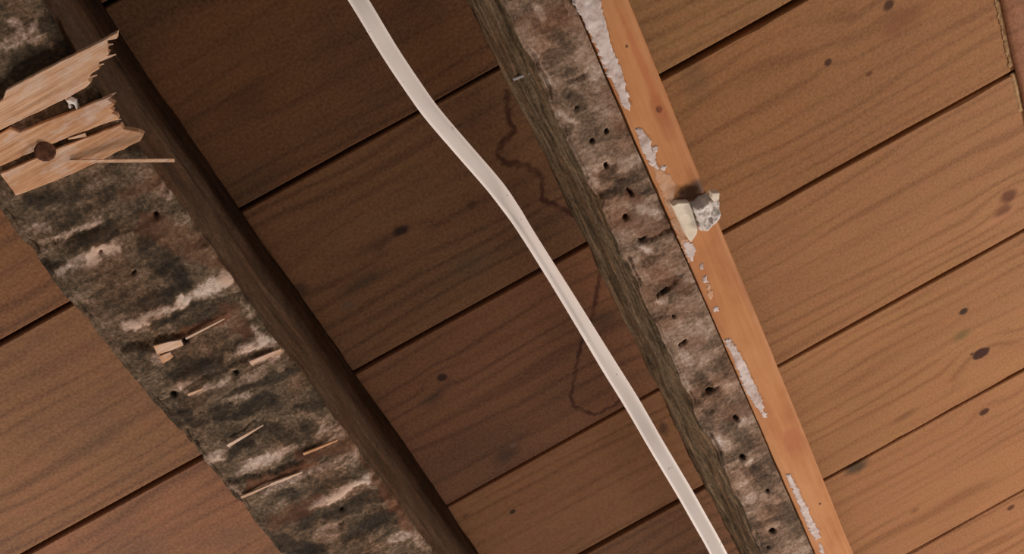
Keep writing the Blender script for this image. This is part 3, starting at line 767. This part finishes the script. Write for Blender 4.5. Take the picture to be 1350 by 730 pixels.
l1 = lath('broken_lath', 'wide pale broken lath with a ragged pointed end, topmost of the three', [
    (8, 119), (20, 112), (71, 85.5), (110, 66), (137, 52.6), (153.5, 43), (154, 51), (142, 53.5), (137, 59), (143, 62), (138, 67), (144, 70), (138, 76), (131, 82),
    (125, 88), (131, 90), (121, 97), (115, 105), (120, 109), (112, 116), (96, 125), (82, 132.5), (12, 166), (-10, 176), (-40, 190), (-48, 160), (-5, 136), (3, 131)], 3, lath_pale, LT + .003)
hl1 = HL - LT - .002
splinter(l1, (128, 80), (153, 71.5), 4, 1.2, hl1 + .001, hl1 + .001)
splinter(l1, (110, 92), (137, 84), 4, 1.0, hl1 + .001, hl1 + .002)
splinter(l1, (100, 108), (128, 99), 4, 1.0, hl1 + .001, hl1 + .002)
splinter(l1, (126, 62), (149, 58), 4, 1.0, hl1 + .001, hl1 + .003)
l2 = lath('broken_lath', 'tan broken lath with a blunt frayed end, middle of the three', [
    (25, 174.7), (96, 146.5), (134, 131), (148, 126), (142, 131.5), (151, 137), (145, 142), (150, 146), (147, 149), (154, 152), (156, 157), (142, 161.5), (115, 171.5), (77, 186), (46, 199),
    (0, 219.5), (-40, 237), (-62, 212), (-35, 193), (0, 176), (12, 169)], 4, lath_tan, LT + .001)
hl2 = HL - LT
splinter(l2, (130, 134), (153, 122), 4, 1.0, hl2 + .001, hl2 + .003)
splinter(l2, (135, 158), (160, 157), 3, 1.0, hl2 + .002, hl2 + .003)
splinter(l2, (90, 183), (113, 177.5), 1.5, 4.5, hl2 - .001, hl2 - .001, lath_pale)
l3 = lath('broken_lath', 'tan broken lath with a long thin splinter hanging off it, lowest of the three', [
    (0, 229.5), (30, 216), (46, 209), (76, 195.5), (113, 182), (159, 164), (163, 170), (172, 172), (182, 173), (190, 177), (184, 186), (142, 207), (96, 229), (56, 245), (21, 258)], 5, lath_tan, LT)
splinter(l3, (92, 212.5), (230, 211), 3.0, 4.2, HL - LT - .0006, HL - LT - .012, lath_pale, 'long thin hanging splinter')
nl = rod('nail', P(59.5, 199.5, HL - LT - .0036), P(59.5, 199.5, HB1 + .02), .0024, .0016, rust_mat, l3, 12, .0072)
nl['label'] = 'rusty round nail head'
q = NT('white_fleck'); white = q.finish(lin((224, 214, 208)), .85, .2)
cr = link('plaster_crumb', crust_mesh('plaster_crumb', [(86, 130), (92, 127.5), (101, 131), (104, 138), (106, 146), (101, 145), (98, 137), (94, 136), (96, 142), (91, 141), (90, 135)], HL - .004, .005, 77, res=.0006, edge=.0012, rough=.3, rag=.0005), white)
tag(cr, 'small white hook-shaped crumb caught in the slot between two broken laths', 'plaster crumb')

# slivers of split timber standing off the blackened joist
for a, c, w0, w1, m in (((205, 461), (240, 451), 14, 9, lath_pale), ((212, 474), (226, 467), 11, 8, lath_tan), ((245, 446), (296, 420), 3, 1.4, raw), ((300, 587), (347, 560), 5, 1.5, raw), ((357, 638), (398, 622), 5, 2, raw),
                        ((318, 655), (358, 638), 4, 2, raw), ((330, 478), (371, 461), 6, 5, lath_tan), ((248, 520), (268, 512), 4, 1.5, lath_pale),
                        ((400, 598), (445, 580), 4, 2, lath_tan)):
    sp = splinter(j1, a, c, w0, w1, HB1 - .0018, HB1 - .0024, m)
    sp['label'] = 'pale sliver of split wood'

# ------------------------------------------------------------------ cross strip at the right edge
q = NT('edge_paint')
strip_mat = board_material('pine_strip', (168, 112, 82), (138, 88, 62), (), (), .2, 21.0, (110, 82, 66))
sx0 = 0.6450 * H
cs = empty('wooden_strip', (sx0 + .05, .4, CAMZ + H))
tag(cs, 'flat reddish-brown wood strip at the right edge, crossing the board ends', 'wood strip')
ysr = np.arange(Y0, Y1 - .01, .01)
prof = [(0.0, 0.0), (0.0007, -0.002), (0.004, -0.0036), (0.012, -0.004), (0.086, -0.004), (0.092, -0.003), (0.092, 0.0)]
verts, faces = [], []
for i, y in enumerate(ysr):
    wv = .0022 * (float(fbm(np.array([y * 20]), np.array([1.0]), None, 5)[0]) - .5) * 2
    for k, (a, z) in enumerate(prof): verts.append((sx0 + a + (wv if k < 4 else 0), y, CAMZ + H - .0012 + z))
k = len(prof)
for i in range(len(ysr) - 1):
    for s in range(k): faces.append((i * k + s, i * k + (s + 1) % k, (i + 1) * k + (s + 1) % k, (i + 1) * k + s))
faces += [tuple(range(k))[::-1], tuple((len(ysr) - 1) * k + s for s in range(k))]
me = mesh_from('strip', verts, faces)
bm = bmesh.new(); bm.from_mesh(me); bmesh.ops.recalc_face_normals(bm, faces=bm.faces); bm.to_mesh(me); bm.free()
part('strip', me, strip_mat, cs, True)
q = NT('old_glue')
glue = q.finish(q.ramp(q.noise(q.pos, 90.0, 3.0), [(.3, (164, 122, 84)), (.7, (186, 152, 112))]), .8, .2)
for pl in ([(1314, 2), (1319, 0), (1327, 34), (1333, 60), (1337, 84), (1332, 88), (1324, 52)], [(1334, 98), (1339, 98), (1346, 128), (1350, 146), (1343, 146), (1338, 120)]):
    part('glue_bead', crust_mesh('glue_bead', pl, H - .0006, .0008, 31, res=.0010, edge=.003, rough=.5, rag=.0022), glue, cs)['label'] = 'pale ragged bead of old glue'

# ------------------------------------------------------------------ white cable
# centre line in pixels, level above the camera, how far the flat cable is turned (degrees)
cable = [(340, -215, .70, 5), (400, -115, .685, 5), (472.5, 0, .660, 5), (513, 67, .650, 8), (547, 118, .643, 8), (571, 151, .638, 5), (612, 199, .630, 5), (651, 244, .622, 20), (676, 278, .616, 45),
         (694, 306, .610, 58), (721, 349, .602, 58), (749, 394, .593, 52), (777, 440, .583, 42), (805, 486, .574, 28), (833, 531, .565, 18), (866, 588, .552, 12),
         (900, 645, .540, 10), (921, 682, .532, 10), (947.5, 730, .522, 10), (1000, 835, .500, 10), (1060, 960, .480, 10)]
def catmull(pts, per):
    p = np.array(pts, float); out = []
    for i in range(len(p) - 1):
        a = p[max(i - 1, 0)]; b0 = p[i]; b1 = p[i + 1]; c = p[min(i + 2, len(p) - 1)]
        for t in np.linspace(0, 1, per, endpoint=False):
            out.append(.5 * ((2 * b0) + (-a + b1) * t + (2 * a - 5 * b0 + 4 * b1 - c) * t * t + (-a + 3 * b0 - 3 * b1 + c) * t ** 3))
    out.append(p[-1]); return np.array(out)
ctrl = [(*P(x, y, h), math.radians(a)) for x, y, h, a in cable]
def run_out(p, q_, rise, steps):
    """Carry the cable on beyond the picture in even steps, curving up towards the ceiling."""
    d = (Vector(p[:3]) - Vector(q_[:3])); d.z = 0; d.normalize()
    out = []; c = Vector(p[:3]); dz = (p[2] - q_[2]) / max(1e-6, (Vector(p[:3]) - Vector(q_[:3])).length)
    for i in range(steps):
        c = c + d * .09; dz += (rise - dz) * .3; c.z += dz * .09
        if c.z > CAMZ + H - .012: c.z = CAMZ + H - .012
        out.append((c.x, c.y, c.z, p[3]))
    return out
ctrl = run_out(ctrl[0], ctrl[1], .32, 8)[::-1] + ctrl + run_out(ctrl[-1], ctrl[-2], .5, 10)
cl = catmull(ctrl, 10)
W, T = 0.0118, 0.0066
verts, faces = [], []
SEG = 20
camv = Vector((0, 0, CAMZ))
for i in range(len(cl)):
    c = Vector(cl[i][:3]); d = (Vector(cl[min(i + 1, len(cl) - 1)][:3]) - Vector(cl[max(i - 1, 0)][:3])).normalized()
    up = Vector((0.05, -0.30, 1.0)); s = d.cross(up).normalized(); u = s.cross(d).normalized()
    a = cl[i][3]
    s2 = s * math.cos(a) + u * math.sin(a); u2 = -s * math.sin(a) + u * math.cos(a)
    for k in range(SEG):
        g = 2 * math.pi * k / SEG
        ex, ey = math.cos(g), math.sin(g)
        verts.append(c + s2 * (W / 2 * math.copysign(abs(ex) ** .72, ex)) + u2 * (T / 2 * math.copysign(abs(ey) ** .72, ey)))
for i in range(len(cl) - 1):
    for k in range(SEG): faces.append((i * SEG + k, i * SEG + (k + 1) % SEG, (i + 1) * SEG + (k + 1) % SEG, (i + 1) * SEG + k))
faces += [tuple(range(SEG))[::-1], tuple((len(cl) - 1) * SEG + k for k in range(SEG))]
me = mesh_from('electric_cable', verts, faces)
bm = bmesh.new(); bm.from_mesh(me); bmesh.ops.recalc_face_normals(bm, faces=bm.faces); bm.to_mesh(me); bm.free()
TONE = 1.0
q = NT('white_pvc')
c = q.ramp(q.noise(q.pos, 40.0, 4.0), [(.3, (242, 230, 224)), (.7, (248, 238, 233))])
sp_ = q.noise(q.pos, 260.0, 1.0)
c = q.mix(q.rng(sp_, .72, .78, 0, .5), c, lin((140, 118, 104)))
pvc = q.finish(c, .48, .35)
tag(link('electric_cable', me, pvc), 'white flat electric cable hanging below the joists across the picture', 'cable')
